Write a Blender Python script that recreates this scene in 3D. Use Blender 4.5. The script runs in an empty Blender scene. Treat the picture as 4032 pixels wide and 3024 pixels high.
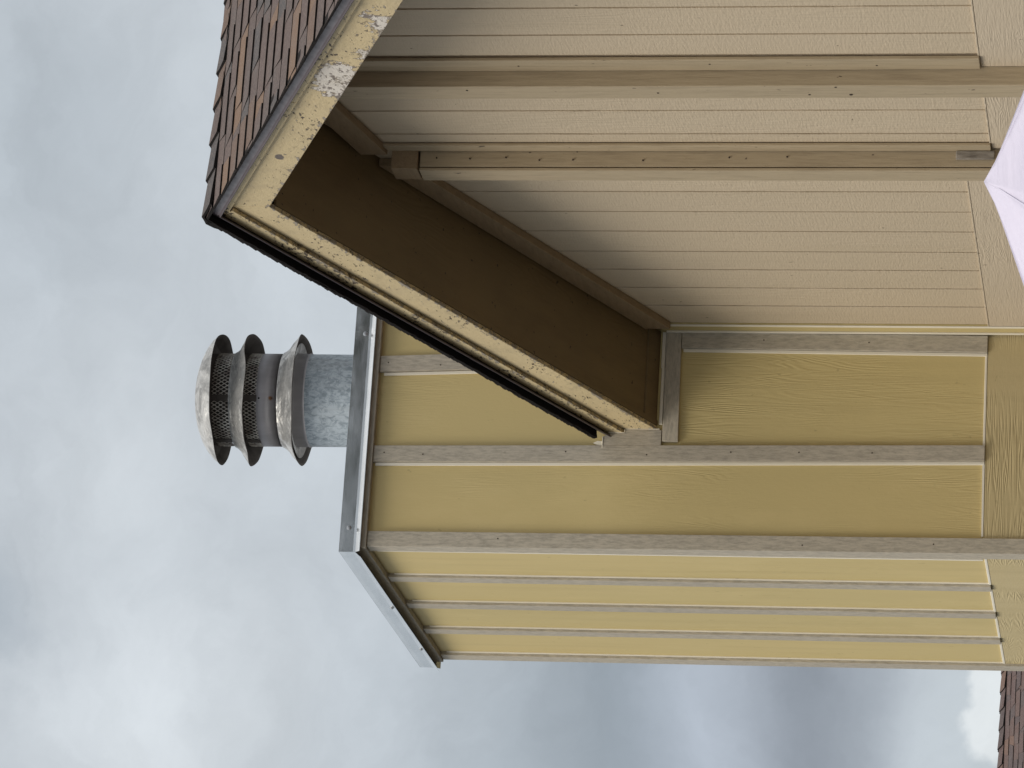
import bpy, bmesh, math, random
from mathutils import Vector, Matrix
random.seed(7)
sc = bpy.context.scene
C = sc.collection
sin, cos, pi = math.sin, math.cos, math.pi

# ------------------------------------------------------------------ camera
cam = bpy.data.cameras.new('camera'); camo = bpy.data.objects.new('camera', cam); C.objects.link(camo)
cam.sensor_width = 36.0; cam.lens = 16400 / 4032 * 36.0; cam.clip_start = 0.1; cam.clip_end = 5000
R = Matrix(((0.0604, 0.9496, -0.3075), (0.1550, -0.3132, -0.9369), (-0.9861, 0.0089, -0.1661)))
q = R.to_quaternion(); q.normalize()
camo.matrix_world = Matrix.Translation((0, 0, 1.6)) @ q.to_matrix().to_4x4()
sc.camera = camo

# ------------------------------------------------------------------ world: overcast sky, layered clouds
SUN_DIR = Vector((-0.72, -0.37, 1.02)).normalized()
sun_el = math.asin(SUN_DIR.z); sun_rot = math.atan2(SUN_DIR.x, SUN_DIR.y)
w = bpy.data.worlds.new('World'); sc.world = w; w.use_nodes = True
nt = w.node_tree; N = nt.nodes; L = nt.links; N.clear()
def wn(t, **k):
    n = N.new(t)
    for a, b in k.items(): setattr(n, a, b)
    return n
def vm(op, a, b=None, sc_=None):
    n = wn('ShaderNodeVectorMath', operation=op)
    for i, v in enumerate((a, b)):
        if v is None: continue
        if hasattr(v, 'is_linked'): L.new(v, n.inputs[i])
        else: n.inputs[i].default_value = v
    if sc_ is not None: n.inputs['Scale'].default_value = sc_
    return n
def mt(op, a, b=0.0, clamp=False):
    n = wn('ShaderNodeMath', operation=op, use_clamp=clamp)
    for i, v in enumerate((a, b)):
        if hasattr(v, 'is_linked'): L.new(v, n.inputs[i])
        else: n.inputs[i].default_value = v
    return n.outputs[0]
tc = wn('ShaderNodeTexCoord'); gen = tc.outputs['Generated']
n1 = wn('ShaderNodeTexNoise'); n1.inputs['Scale'].default_value = 17; n1.inputs['Detail'].default_value = 8; n1.inputs['Roughness'].default_value = .58
L.new(gen, n1.inputs['Vector'])
off = vm('SUBTRACT', n1.outputs['Color'], (.5, .5, .5))
offs = vm('SCALE', off.outputs[0], None, .06)
gd = vm('ADD', gen, offs.outputs[0]).outputs[0]
sep = wn('ShaderNodeSeparateXYZ'); L.new(gd, sep.inputs[0])
sepg = wn('ShaderNodeSeparateXYZ'); L.new(gen, sepg.inputs[0])
# elevation with the layer wobble fading out towards the horizon
zz = mt('ADD', mt('MULTIPLY', sep.outputs['Z'], .5), mt('MULTIPLY', sepg.outputs['Z'], .5))
ramp = wn('ShaderNodeValToRGB'); cr = ramp.color_ramp; cr.interpolation = 'B_SPLINE'
stops = [(0.0, (.56, .60, .63)), (.045, (.55, .61, .65)), (.068, (.53, .58, .63)), (.078, (.36, .40, .45)), (.092, (.265, .295, .34)), (.100, (.265, .295, .34)), (.114, (.45, .50, .57)), (.124, (.44, .49, .56)),
         (.138, (.30, .345, .39)), (.150, (.34, .385, .43)), (.172, (.48, .535, .585)), (.21, (.59, .635, .675)), (.27, (.535, .58, .62)), (.34, (.52, .565, .61)), (.5, (.72, .75, .79)), (1.0, (1.55, 1.57, 1.60))]
while len(cr.elements) < len(stops): cr.elements.new(.5)
for e, (p, c) in zip(cr.elements, stops): e.position = p; e.color = (*c, 1)
L.new(zz, ramp.inputs[0])
col = ramp.outputs[0]
def blob(col, d, r, soft, amt, tint=(1, 1, 1), src=None):
    d = Vector(d).normalized()
    dist = vm('DISTANCE', src or gd, tuple(d)).outputs['Value']
    mr = wn('ShaderNodeMapRange', interpolation_type='SMOOTHSTEP')
    L.new(dist, mr.inputs[0]); mr.inputs[1].default_value = r; mr.inputs[2].default_value = max(r - soft, 0.0)
    mr.inputs[3].default_value = 0; mr.inputs[4].default_value = amt
    mx = wn('ShaderNodeMix', data_type='RGBA'); L.new(mr.outputs[0], mx.inputs[0]); L.new(col, mx.inputs[6]); mx.inputs[7].default_value = (*tint, 1)
    return mx.outputs[2]
BR = (.75, .80, .84); DK = (.36, .41, .46)
col = blob(col, (.283, .922, .262), .036, .036, .55, BR)
col = blob(col, (.225, .940, .250), .052, .050, .92, BR)
col = blob(col, (.244, .927, .290), .022, .022, .6, DK)
col = blob(col, (.355, .890, .285), .060, .060, .40, (.42, .48, .53))
n4 = wn('ShaderNodeTexNoise'); n4.inputs['Scale'].default_value = 75; n4.inputs['Detail'].default_value = 5; L.new(gen, n4.inputs['Vector'])
gd2 = vm('ADD', gen, vm('SCALE', vm('SUBTRACT', n4.outputs['Color'], (.5, .5, .5)).outputs[0], None, .022).outputs[0]).outputs[0]
col = blob(col, (.2365, .9705, .0435), .0165, .0045, .9, (.76, .80, .82), gd2)
# wide soft variation over the whole dome
n2 = wn('ShaderNodeTexNoise'); n2.inputs['Scale'].default_value = 3.2; n2.inputs['Detail'].default_value = 7; n2.inputs['Roughness'].default_value = .5
sv = vm('MULTIPLY', gd, (1, 1, 2.2)); L.new(sv.outputs[0], n2.inputs['Vector'])
mr2 = wn('ShaderNodeMapRange'); L.new(n2.outputs['Fac'], mr2.inputs[0]); mr2.inputs[1].default_value = .3; mr2.inputs[2].default_value = .7; mr2.inputs[3].default_value = .93; mr2.inputs[4].default_value = 1.07
n3 = wn('ShaderNodeTexNoise'); n3.inputs['Scale'].default_value = 16; n3.inputs['Detail'].default_value = 9; n3.inputs['Roughness'].default_value = .6; n3.inputs['Distortion'].default_value = .4
sv3 = vm('MULTIPLY', gd, (1, 1, 1.7)); L.new(sv3.outputs[0], n3.inputs['Vector'])
mr3 = wn('ShaderNodeMapRange'); L.new(n3.outputs['Fac'], mr3.inputs[0]); mr3.inputs[1].default_value = .3; mr3.inputs[2].default_value = .7; mr3.inputs[3].default_value = .91; mr3.inputs[4].default_value = 1.11
cs0 = vm('SCALE', col); L.new(mr3.outputs[0], cs0.inputs['Scale'])
cs = vm('SCALE', cs0.outputs[0]); L.new(mr2.outputs[0], cs.inputs['Scale'])
c10 = vm('SCALE', cs.outputs[0], None, 10.0)          # cloud radiance in the units of the sky texture
skyt = wn('ShaderNodeTexSky', sky_type='NISHITA'); skyt.sun_disc = False; skyt.sun_elevation = sun_el; skyt.sun_rotation = sun_rot; skyt.air_density = 1.0
mxs = wn('ShaderNodeMix', data_type='RGBA'); mxs.inputs[0].default_value = .96
L.new(skyt.outputs[0], mxs.inputs[6]); L.new(c10.outputs[0], mxs.inputs[7])
bg = wn('ShaderNodeBackground'); bg.inputs['Strength'].default_value = .1
L.new(mxs.outputs[2], bg.inputs['Color'])
wo = wn('ShaderNodeOutputWorld'); L.new(bg.outputs[0], wo.inputs[0])

# ------------------------------------------------------------------ sun behind thin cloud
sl = bpy.data.lights.new('sun', 'SUN'); sl.energy = 1.95; sl.angle = math.radians(28); sl.color = (1, .94, .85)
so = bpy.data.objects.new('sun', sl); C.objects.link(so); so.rotation_euler = SUN_DIR.to_track_quat('Z', 'Y').to_euler()

sc.view_settings.view_transform = 'Standard'; sc.view_settings.look = 'None'; sc.view_settings.gamma = 1
sc.view_settings.use_curve_mapping = False; sc.view_settings.exposure = 0.0
sc.render.engine = 'CYCLES'
sc.cycles.max_bounces = 8; sc.cycles.diffuse_bounces = 5

# ------------------------------------------------------------------ material helpers
class M:
    def __init__(s, name, rough=.6, metal=0.0, spec=.35):
        s.m = bpy.data.materials.new(name); s.m.use_nodes = True
        s.nt = s.m.node_tree; s.N = s.nt.nodes; s.L = s.nt.links
        s.b = s.N['Principled BSDF']; s.b.inputs['Roughness'].default_value = rough; s.b.inputs['Metallic'].default_value = metal
        s.b.inputs['Specular IOR Level'].default_value = spec
        s.pos = s.N.new('ShaderNodeNewGeometry').outputs['Position']
        s.h = None
    def n(s, t, **k):
        n = s.N.new(t)
        for a, b in k.items(): setattr(n, a, b)
        return n
    def put(s, sock, v):
        if hasattr(v, 'is_linked'): s.L.new(v, sock)
        elif isinstance(v, (tuple, list)) and len(v) == 3 and sock.type == 'RGBA': sock.default_value = (*v, 1)
        else: sock.default_value = v
    def objco(s): return s.n('ShaderNodeTexCoord').outputs['Object']
    def scale(s, v, src=None):
        n = s.n('ShaderNodeVectorMath', operation='MULTIPLY'); s.put(n.inputs[0], src or s.pos); n.inputs[1].default_value = v; return n.outputs[0]
    def noise(s, v=(1, 1, 1), detail=4, rough=.55, src=None, dist=0.0):
        n = s.n('ShaderNodeTexNoise'); s.L.new(s.scale(v, src), n.inputs['Vector']); n.inputs['Scale'].default_value = 1
        n.inputs['Detail'].default_value = detail; n.inputs['Roughness'].default_value = rough; n.inputs['Distortion'].default_value = dist
        return n.outputs['Fac']
    def voro(s, v=(1, 1, 1), src=None, out='Distance', feature='F1', rnd=1.0):
        n = s.n('ShaderNodeTexVoronoi', feature=feature); s.L.new(s.scale(v, src), n.inputs['Vector']); n.inputs['Scale'].default_value = 1
        n.inputs['Randomness'].default_value = rnd
        return n.outputs[out]
    def rng(s, f, a, b, c=0.0, d=1.0, smooth=False):
        n = s.n('ShaderNodeMapRange', interpolation_type='SMOOTHSTEP' if smooth else 'LINEAR')
        s.L.new(f, n.inputs[0])
        for i, v in enumerate((a, b, c, d)): n.inputs[i + 1].default_value = v
        return n.outputs[0]
    def math(s, op, a, b=0.0):
        n = s.n('ShaderNodeMath', operation=op); s.put(n.inputs[0], a); s.put(n.inputs[1], b); return n.outputs[0]
    def mix(s, f, a, b):
        n = s.n('ShaderNodeMix', data_type='RGBA'); s.put(n.inputs[0], f); s.put(n.inputs[6], a); s.put(n.inputs[7], b); return n.outputs[2]
    def color(s, c): s.put(s.b.inputs['Base Color'], c)
    def rough(s, f): s.put(s.b.inputs['Roughness'], f)
    def bump(s, h, dist, strength=1.0):
        n = s.n('ShaderNodeBump'); s.L.new(h, n.inputs['Height']); n.inputs['Distance'].default_value = dist; n.inputs['Strength'].default_value = strength
        if s.h is not None: s.L.new(s.h, n.inputs['Normal'])
        s.h = n.outputs[0]; s.L.new(s.h, s.b.inputs['Normal'])
    def dist(s, p, scale=(1, 1, 1)):
        n = s.n('ShaderNodeVectorMath', operation='SUBTRACT'); s.L.new(s.pos, n.inputs[0]); n.inputs[1].default_value = p
        n2 = s.n('ShaderNodeVectorMath', operation='MULTIPLY'); s.L.new(n.outputs[0], n2.inputs[0]); n2.inputs[1].default_value = scale
        n3 = s.n('ShaderNodeVectorMath', operation='LENGTH'); s.L.new(n2.outputs[0], n3.inputs[0]); return n3.outputs['Value']
    def objrand(s): return s.n('ShaderNodeObjectInfo').outputs['Random']

def grain(m, v, turns, dist, strength=1.0, soft=True):
    """embossed cedar figure: contour lines of a stretched noise"""
    f = m.noise(v, 3, .5, dist=.3)
    g = m.math('SINE', m.math('MULTIPLY', f, turns))
    k = m.rng(m.noise((2.3, 2.3, .9), 2), .40, .62, 0, 1, True)
    m.bump(m.math('MULTIPLY', g, k), dist, strength)
    return g, k

def paint(name, base, alt, vert=True, g=.00042, streak=0.0, dark=None, rough=.62, turns=160):
    m = M(name, rough)
    v = (1.4, 1.4, .35) if vert else (.35, .35, 1.6)
    big = m.rng(m.noise(v, 4), .35, .65, 0, 1)
    c = m.mix(big, base, alt)
    # weather: faint vertical run marks and pale chalking
    run = m.rng(m.noise((11, 11, .55), 5, .6), .52, .74, 0, .28); c = m.mix(run, c, tuple(x * .72 for x in base))
    chalk = m.rng(m.noise((3.5, 3.5, 1.6), 6, .65), .50, .74, 0, .30); c = m.mix(chalk, c, tuple(min(1, x * 1.12 + .05) for x in base))
    fine = (120, 120, 24) if vert else (24, 24, 120)
    fn = m.noise(fine, 4, .7)
    if streak: c = m.mix(m.rng(fn, .40, .66, 0, streak), c, dark or tuple(x * .5 for x in base))
    # faint dirt specks
    sp = m.rng(m.noise((34, 34, 21) if vert else (21, 21, 40), 2), .72, .78, 0, .5)
    c = m.mix(sp, c, tuple(x * .55 for x in base))
    m.color(c)
    if g: grain(m, (9, 9, .7) if vert else (.7, .7, 9), turns, g)
    m.bump(fn, .0006, .8)
    m.bump(m.noise((60, 60, 60), 3), .0006, .7)
    return m.m

YEL = (.625, .492, .222); YEL2 = (.585, .470, .215)
mat_yellow = paint('yellow_siding_paint', YEL, YEL2)
mat_yellow_h = paint('yellow_band_paint', (.565, .455, .24), (.53, .435, .24), vert=False, g=.0007, turns=190)
mat_batten = paint('greige_trim_paint', (.535, .475, .37), (.485, .43, .34), streak=.6, g=0, dark=(.25, .225, .18))
mat_batten_h = paint('greige_trim_paint_across', (.535, .475, .37), (.485, .43, .34), vert=False, streak=.6, g=0, dark=(.25, .225, .18))
mat_caulk = paint('pale_caulk', (.85, .80, .69), (.80, .73, .58), g=0)
def wallpaint(name, vert=True):
    m = M(name, .68)
    big = m.rng(m.noise((1.2, 1.2, .5), 4), .35, .65)
    c = m.mix(big, (.60, .49, .345), (.56, .46, .325))
    tone = m.rng(m.objrand(), 0, 1, 0, .55); c = m.mix(tone, c, (.52, .425, .30))
    run = m.rng(m.noise((9, 9, .5), 5, .6), .52, .75, 0, .30); c = m.mix(run, c, (.46, .375, .25))
    if not vert: c = m.mix(big, (.60, .495, .36), (.555, .46, .335))
    fn = m.noise((120, 120, 10) if vert else (10, 10, 120), 4, .7)
    c = m.mix(m.rng(fn, .55, .75, 0, .25), c, (.30, .24, .15))
    sp = m.rng(m.noise((30, 30, 24), 2), .735, .77, 0, .8); c = m.mix(sp, c, (.16, .12, .08))
    m.color(c)
    # rough sawn texture: short cross marks
    m.bump(m.noise((25, 25, 120) if vert else (14, 14, 160), 3, .6), .0022, 1)
    grain(m, (8, 8, .9) if vert else (.8, .8, 11), 90 if vert else 210, .0006 if vert else .0004)
    m.bump(fn, .0008)
    return m.m
mat_wall = wallpaint('tan_wall_paint'); mat_wall_h = wallpaint('tan_band_paint', False)
m = M('tan_post_paint', .6)
c = m.mix(m.rng(m.noise((2, 2, .8), 4), .35, .65), (.47, .375, .245), (.43, .345, .225))
fn = m.noise((70, 70, 5), 5, .7); c = m.mix(m.rng(fn, .46, .68, 0, .5), c, (.27, .21, .135)); 
sp = m.rng(m.noise((38, 38, 22), 2), .72, .755, 0, .85); c = m.mix(sp, c, (.07, .05, .035))
m.color(c); m.bump(fn, .002); mat_post = m.m
# bare weathered wood showing on the broken end block
m = M('weathered_bare_wood', .8); f = m.noise((60, 60, 12), 5, .7)
m.color(m.mix(m.rng(f, .35, .7), (.36, .32, .27), (.13, .11, .09))); m.bump(f, .003); mat_bare = m.m

# soffit: same tan paint, deep overhang shade put into its brown base
m = M('eave_shaded_soffit_paint', .55)
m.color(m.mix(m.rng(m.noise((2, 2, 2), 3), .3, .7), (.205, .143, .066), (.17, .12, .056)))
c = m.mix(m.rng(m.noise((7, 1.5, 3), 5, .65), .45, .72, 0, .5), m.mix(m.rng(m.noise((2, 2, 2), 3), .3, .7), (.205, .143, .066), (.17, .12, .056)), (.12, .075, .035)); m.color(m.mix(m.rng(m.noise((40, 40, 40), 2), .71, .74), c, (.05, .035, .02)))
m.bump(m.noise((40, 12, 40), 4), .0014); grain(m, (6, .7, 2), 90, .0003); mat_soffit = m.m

m = M('eave_shaded_frieze_paint', .6); fn = m.noise((60, 9, 60), 5, .7)  # frieze and head block: shade below the soffit worked into the brown
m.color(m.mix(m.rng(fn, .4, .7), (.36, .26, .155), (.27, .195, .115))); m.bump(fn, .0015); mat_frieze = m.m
# fascia: flaking yellow cream paint
def fascia(name, patches=True, flake=0.0):
    m = M(name, .6)
    c = m.mix(m.rng(m.noise((3, 3, 3), 4), .35, .65), (.66, .525, .30), (.61, .49, .285))
    # stains
    st = m.rng(m.noise((5, 7, 14), 3), .60, .72, 0, .35); c = m.mix(st, c, (.33, .27, .16))
    chipn = m.noise((50, 34, 75), 3, .6)
    zone = m.noise((3.1, 3.1, 5), 2)
    low = m.math('ADD', m.math('MULTIPLY', chipn, .68), m.math('MULTIPLY', zone, .36))
    c = m.mix(m.rng(low, .645 - flake, .657 - flake), c, (.10, .075, .055))
    if patches:
        pn = m.noise((26, 26, 26), 5, .65)
        for p, rad, s in (((5.324, 12.93, 4.565), .074, (1, .60, 1.0)), ((5.324, 12.83, 4.54), .05, (1, .8, 1)), ((5.324, 12.41, 4.325), .043, (1, .62, 1.2)), ((5.324, 12.70, 4.42), .026, (1, .7, 1))):
            d = m.math('ADD', m.dist(p, s), m.math('MULTIPLY', m.math('SUBTRACT', pn, .5), .19))
            ring = m.rng(d, rad + .012, rad + .007); inn = m.rng(d, rad + .004, rad)
            c = m.mix(ring, c, (.20, .15, .10)); 
            wcol = m.mix(m.rng(m.noise((38, 28, 55), 3, .6), .54, .60), (.72, .66, .58), (.24, .20, .17))
            c = m.mix(inn, c, wcol)
        d = m.math('ADD', m.dist((5.324, 13.63, 4.916), (1, .5, 1)), m.math('MULTIPLY', m.math('SUBTRACT', pn, .5), .03)); c = m.mix(m.rng(d, .016, .012), c, (.16, .13, .11))
    # chips gather along the lower edge
    sx = m.n('ShaderNodeSeparateXYZ'); m.L.new(m.pos, sx.inputs[0])
    dy = m.math('SUBTRACT', sx.outputs['Y'], 14.14)
    hh = m.math('ADD', m.math('SUBTRACT', sx.outputs['Z'], 5.061), m.math('MAXIMUM', m.math('MULTIPLY', dy, .4145), m.math('MULTIPLY', dy, -.448)))
    if flake > .04: hh = m.math('SUBTRACT', hh, .137)
    edge = m.rng(hh, 0, .032, .15, 0); en = m.noise((60, 22, 60), 4, .65)
    e1 = m.rng(m.math('ADD', en, edge), .655, .672); e2 = m.rng(m.math('ADD', en, edge), .675, .70)
    c = m.mix(e1, c, (.17, .13, .09)); c = m.mix(m.math('MULTIPLY', e2, .8), c, (.42, .37, .30))
    dirt = m.rng(m.noise((30, 9, 5), 5, .65), .52, .74, 0, .38); c = m.mix(dirt, c, (.36, .29, .19))
    m.color(c)
    m.bump(e1, .0015)
    m.bump(m.noise((16, 45, 45), 5, .7), .0035); m.bump(m.noise((90, 60, 140), 3), .001)
    m.bump(m.rng(low, .625 - flake, .655 - flake, 1, 0), .002)
    return m.m
mat_fascia = fascia('flaking_cream_paint'); mat_flake = fascia('badly_flaking_cream_paint', False, .055); mat_flake0 = fascia('cream_paint_few_chips', False, .02)
# drip edge
m = M('brown_drip_metal', .38, .0, .6)
m.color(m.mix(m.rng(m.noise((9, 9, 9), 4), .3, .7), (.105, .085, .092), (.085, .07, .078))); m.rough(m.rng(m.noise((30, 30, 30), 3), .3, .7, .32, .5)); mat_drip = m.m
# shingles
def shingle_mat(name, dull=1.0, red=False):
    m = M(name, .93, 0, .15)
    rnd = m.objrand()
    ramp_ = m.n('ShaderNodeValToRGB'); e = ramp_.color_ramp; e.interpolation = 'CONSTANT'
    st = [(0, (.165, .125, .115)), (.34, (.112, .108, .110)), (.54, (.150, .118, .110)), (.80, (.275, .178, .12)), (.90, (.205, .140, .108))]
    if red: st = [(0, (.160, .105, .100)), (.40, (.125, .098, .100)), (.72, (.175, .112, .100)), (.90, (.24, .145, .11))]
    while len(e.elements) < len(st): e.elements.new(.5)
    for el, (p, cc) in zip(e.elements, st): el.position = p; el.color = (*[x * dull for x in cc], 1)
    m.L.new(rnd, ramp_.inputs[0])
    g = m.noise((420, 420, 420), 2, .8); g2 = m.noise((90, 90, 90), 4, .8); g3 = m.noise((9, 9, 9), 3)
    c = m.mix(m.rng(g2, .45, .66, 0, .6), ramp_.outputs[0], (.27, .21, .18))
    c = m.mix(m.rng(g, .45, .6, 0, .5), c, (.06, .055, .055))
    c = m.mix(m.rng(g3, .5, .75, 0, .35), c, (.16, .15, .145))
    m.color(c); m.bump(g2, .002); m.bump(g, .0012)
    return m.m
mat_shingle = shingle_mat('asphalt_shingle_granules', .80); mat_shingle_far = shingle_mat('reddish_shingle_granules', .72, True)
m = M('asphalt_shingle_edge', .9, 0, .1); m.color(m.mix(m.noise((80, 80, 80), 3), (.012, .011, .011), (.028, .024, .022))); m.bump(m.noise((120, 120, 120), 3), .003); mat_edge = m.m
# metals
m = M('galvanised_flashing', .30, .9, .5)
m.color(m.mix(m.rng(m.noise((5, 5, 14), 5, .65), .35, .65), (.74, .76, .77), (.66, .68, .69)))
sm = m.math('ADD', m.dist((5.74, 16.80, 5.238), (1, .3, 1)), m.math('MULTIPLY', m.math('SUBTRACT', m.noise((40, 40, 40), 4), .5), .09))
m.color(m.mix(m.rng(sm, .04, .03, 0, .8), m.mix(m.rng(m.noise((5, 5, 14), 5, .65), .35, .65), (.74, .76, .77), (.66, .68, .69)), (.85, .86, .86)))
m.rough(m.rng(m.noise((7, 7, 22), 4, .6), .3, .7, .12, .26)); m.bump(m.noise((3, 3, 6), 2), .0012, .6); mat_flash = m.m
m = M('spangled_galvanised_pipe', .5, .35, .5)
f = m.noise((48, 48, 30), 5, .7, dist=1.0); f2 = m.voro((55, 55, 55), out='Color')
sx = m.n('ShaderNodeSeparateColor'); m.L.new(f2, sx.inputs[0])
c = m.mix(m.rng(f, .42, .58), (.36, .40, .43), (.19, .225, .25)); c = m.mix(m.math('MULTIPLY', sx.outputs[0], .35), c, (.46, .51, .54))
c = m.mix(m.rng(m.noise((9, 9, .8), 4), .5, .7, 0, .5), c, (.20, .19, .17)); m.color(c); m.rough(m.rng(f, .35, .65, .4, .62)); mat_pipe = m.m
m = M('weathered_cap_metal', .42, .6, .5)
f = m.noise((12, 12, 12), 5, .65, dist=.8); c = m.mix(m.rng(f, .38, .62), (.50, .495, .475), (.24, .24, .235))
c = m.mix(m.rng(m.noise((40, 40, 40), 4, .7), .55, .7, 0, .6), c, (.62, .61, .58)); m.color(c)
m.rough(m.rng(f, .35, .65, .30, .55)); m.bump(m.noise((11, 11, 16), 3), .016, .9); mat_cap = m.m
m = M('dull_band_metal', .5, .3, .5)
f = m.noise((14, 14, 5), 4)
z = m.math('ADD', m.dist((5.674, 17.527, 5.812)), m.math('MULTIPLY', m.noise((60, 60, 60), 3), .008))
m.color(m.mix(m.rng(z, .017, .009), m.mix(m.rng(f, .35, .65), (.33, .315, .325), (.27, .26, .265)), (.20, .085, .03)))
mat_band = m.m
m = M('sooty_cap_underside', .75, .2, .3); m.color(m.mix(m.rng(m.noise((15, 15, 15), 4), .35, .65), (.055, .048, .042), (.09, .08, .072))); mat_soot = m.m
m = M('mesh_wire', .5, .5, .5); m.color(m.mix(m.rng(m.noise((20, 20, 20), 3), .4, .65), (.66, .63, .57), (.26, .22, .19))); mat_mesh = m.m
m = M('black_hole_paint', .8); m.color((.008, .008, .008)); mat_black = m.m
m = M('screw_zinc', .35, .8); m.color((.45, .46, .47)); mat_screw = m.m
m = M('rusty_nail', .8); m.color((.05, .035, .025)); mat_nail = m.m
# umbrella
m = M('pale_lilac_canvas', .85, 0, .2)
c = m.mix(m.rng(m.noise((4, 4, 4), 3), .3, .7), (.64, .60, .70), (.59, .555, .66)); m.color(c)
m.bump(m.noise((3, 9, 5), 4), .03, .7); m.bump(m.noise((900, 900, 900), 1), .0006)
m.b.inputs['Transmission Weight'].default_value = 0; mat_canvas = m.m
m = M('dark_bronze_metal', .4, .6); m.color((.06, .05, .045)); mat_bronze = m.m
# ground etc
m = M('dark_asphalt', .9); m.color(m.mix(m.rng(m.noise((.3, .3, .3), 5), .3, .7), (.034, .032, .03), (.046, .043, .04))); m.bump(m.noise((40, 40, 40), 3), .01); mat_ground = m.m
m = M('foliage', .7, 0, .3); m.color(m.mix(m.objrand(), m.mix(m.rng(m.noise((.6, .6, .6), 3), .3, .7), (.030, .045, .018), (.05, .065, .028)), (.035, .05, .022))); mat_leaf = m.m
m = M('bark', .9); m.color((.10, .075, .055)); mat_bark = m.m
m = M('far_wall_stucco', .8); m.color(m.mix(m.noise((2, 2, 2), 3), (.42, .36, .27), (.38, .33, .25))); mat_stucco = m.m

# ------------------------------------------------------------------ geometry helpers
class MB:
    def __init__(s): s.v = []; s.f = []; s.mi = []; s.sm = []
    def add(s, vs, fs, mi=0, smooth=False):
        o = len(s.v); s.v += [tuple(p) for p in vs]
        for f in fs: s.f.append([i + o for i in f]); s.mi.append(mi); s.sm.append(smooth)
        return s
    def hexa(s, p, mi=0, mis=None):      # p: 4 bottom (ccw from above), 4 top
        fs = [(3, 2, 1, 0), (4, 5, 6, 7), (0, 1, 5, 4), (1, 2, 6, 5), (2, 3, 7, 6), (3, 0, 4, 7)]
        o = len(s.v); s.v += [tuple(q_) for q_ in p]
        for k, f in enumerate(fs): s.f.append([i + o for i in f]); s.mi.append(mis[k] if mis else mi); s.sm.append(False)
        return s
    def box(s, x0, x1, y0, y1, z0, z1, mi=0):
        return s.hexa([(x0, y0, z0), (x1, y0, z0), (x1, y1, z0), (x0, y1, z0), (x0, y0, z1), (x1, y0, z1), (x1, y1, z1), (x0, y1, z1)], mi)
    def prism_x(s, poly, x0, x1, mi=0):   # poly of (y,z), extruded along x
        n = len(poly); vs = [(x0, y, z) for y, z in poly] + [(x1, y, z) for y, z in poly]
        return s.add(vs, [tuple(range(n)), tuple(range(2 * n - 1, n - 1, -1))] + [(i, i + n, (i + 1) % n + n, (i + 1) % n) for i in range(n)], mi)
    def prism_y(s, poly, y0, y1, mi=0):   # poly of (x,z)
        n = len(poly); vs = [(x, y0, z) for x, z in poly] + [(x, y1, z) for x, z in poly]
        return s.add(vs, [tuple(range(n)), tuple(range(2 * n - 1, n - 1, -1))] + [(i, i + n, (i + 1) % n + n, (i + 1) % n) for i in range(n)], mi)
    def lathe(s, prof, c, n=64, wob=None, mi=0, a0=0.0, a1=2 * pi, smooth=True):
        full = abs(a1 - a0 - 2 * pi) < 1e-6; m_ = n if full else n + 1
        vs = []
        for r, z in prof:
            for k in range(m_):
                a = a0 + (a1 - a0) * k / n; dr, dz = wob(a, r, z) if wob else (0, 0)
                vs.append((c[0] + (r + dr) * cos(a), c[1] + (r + dr) * sin(a), c[2] + z + dz))
        fs = []
        for j in range(len(prof) - 1):
            for k in range(n):
                k2 = (k + 1) % m_
                fs.append((j * m_ + k, j * m_ + k2, (j + 1) * m_ + k2, (j + 1) * m_ + k))
        return s.add(vs, fs, mi, smooth)
    def mesh(s, name):
        me = bpy.data.meshes.new(name); me.from_pydata(s.v, [], s.f)
        me.polygons.foreach_set('material_index', s.mi); me.polygons.foreach_set('use_smooth', s.sm); me.update()
        bm = bmesh.new(); bm.from_mesh(me); bmesh.ops.recalc_face_normals(bm, faces=bm.faces); bm.to_mesh(me); bm.free()
        return me
    def build(s, name, mats, parent=None, bevel=0.0, label=None, kind=None):
        me = s.mesh(name)
        for m_ in (mats if isinstance(mats, (list, tuple)) else [mats]): me.materials.append(m_)
        o = bpy.data.objects.new(name, me); C.objects.link(o)
        if parent is not None:
            o.parent = parent
            off_ = Vector((0, 0, 0)); p_ = parent
            while p_ is not None: off_ += p_.location; p_ = p_.parent
            o.location = -off_
        if bevel:
            b = o.modifiers.new('edge', 'BEVEL'); b.width = bevel; b.segments = 2; b.limit_method = 'ANGLE'; b.angle_limit = math.radians(40)
        if label: o['label'] = label
        if kind: o['kind'] = kind
        return o
def thing(name, loc, label, cat, group=None):
    o = bpy.data.objects.new(name, None); C.objects.link(o); o.location = loc; o.empty_display_size = .2
    o['label'] = label; o['category'] = cat
    if group: o['group'] = group
    return o
def j(a): return random.uniform(-a, a)

# ------------------------------------------------------------------ ground
g = MB(); g.add([(-900, -900, 0), (900, -900, 0), (900, 900, 0), (-900, 900, 0)], [(0, 1, 2, 3)])
o = g.build('ground', mat_ground); o['kind'] = 'structure'

# ================================================================== CHIMNEY CHASE
CX0, CX1, CY0, CY1 = 4.803, 6.68, 16.8332, 18.735     # sheathing planes
PR = .019                                             # trim stands proud of the sheets
FY = CY0 - PR; FX = CX0 - PR
BZ = 2.5465                                           # top of the belly band
TZ = 5.168                                            # underside of the top frieze
chase = thing('chimney_chase', (5.74, 17.78, 0), 'yellow board and batten chimney tower with metal top flashing, left of the brown gable', 'chimney tower')
MB().box(CX0 + .02, CX1 - .02, CY0 + .02, CY1 - .02, 0, 5.21).build('core', mat_soffit, chase)
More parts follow.
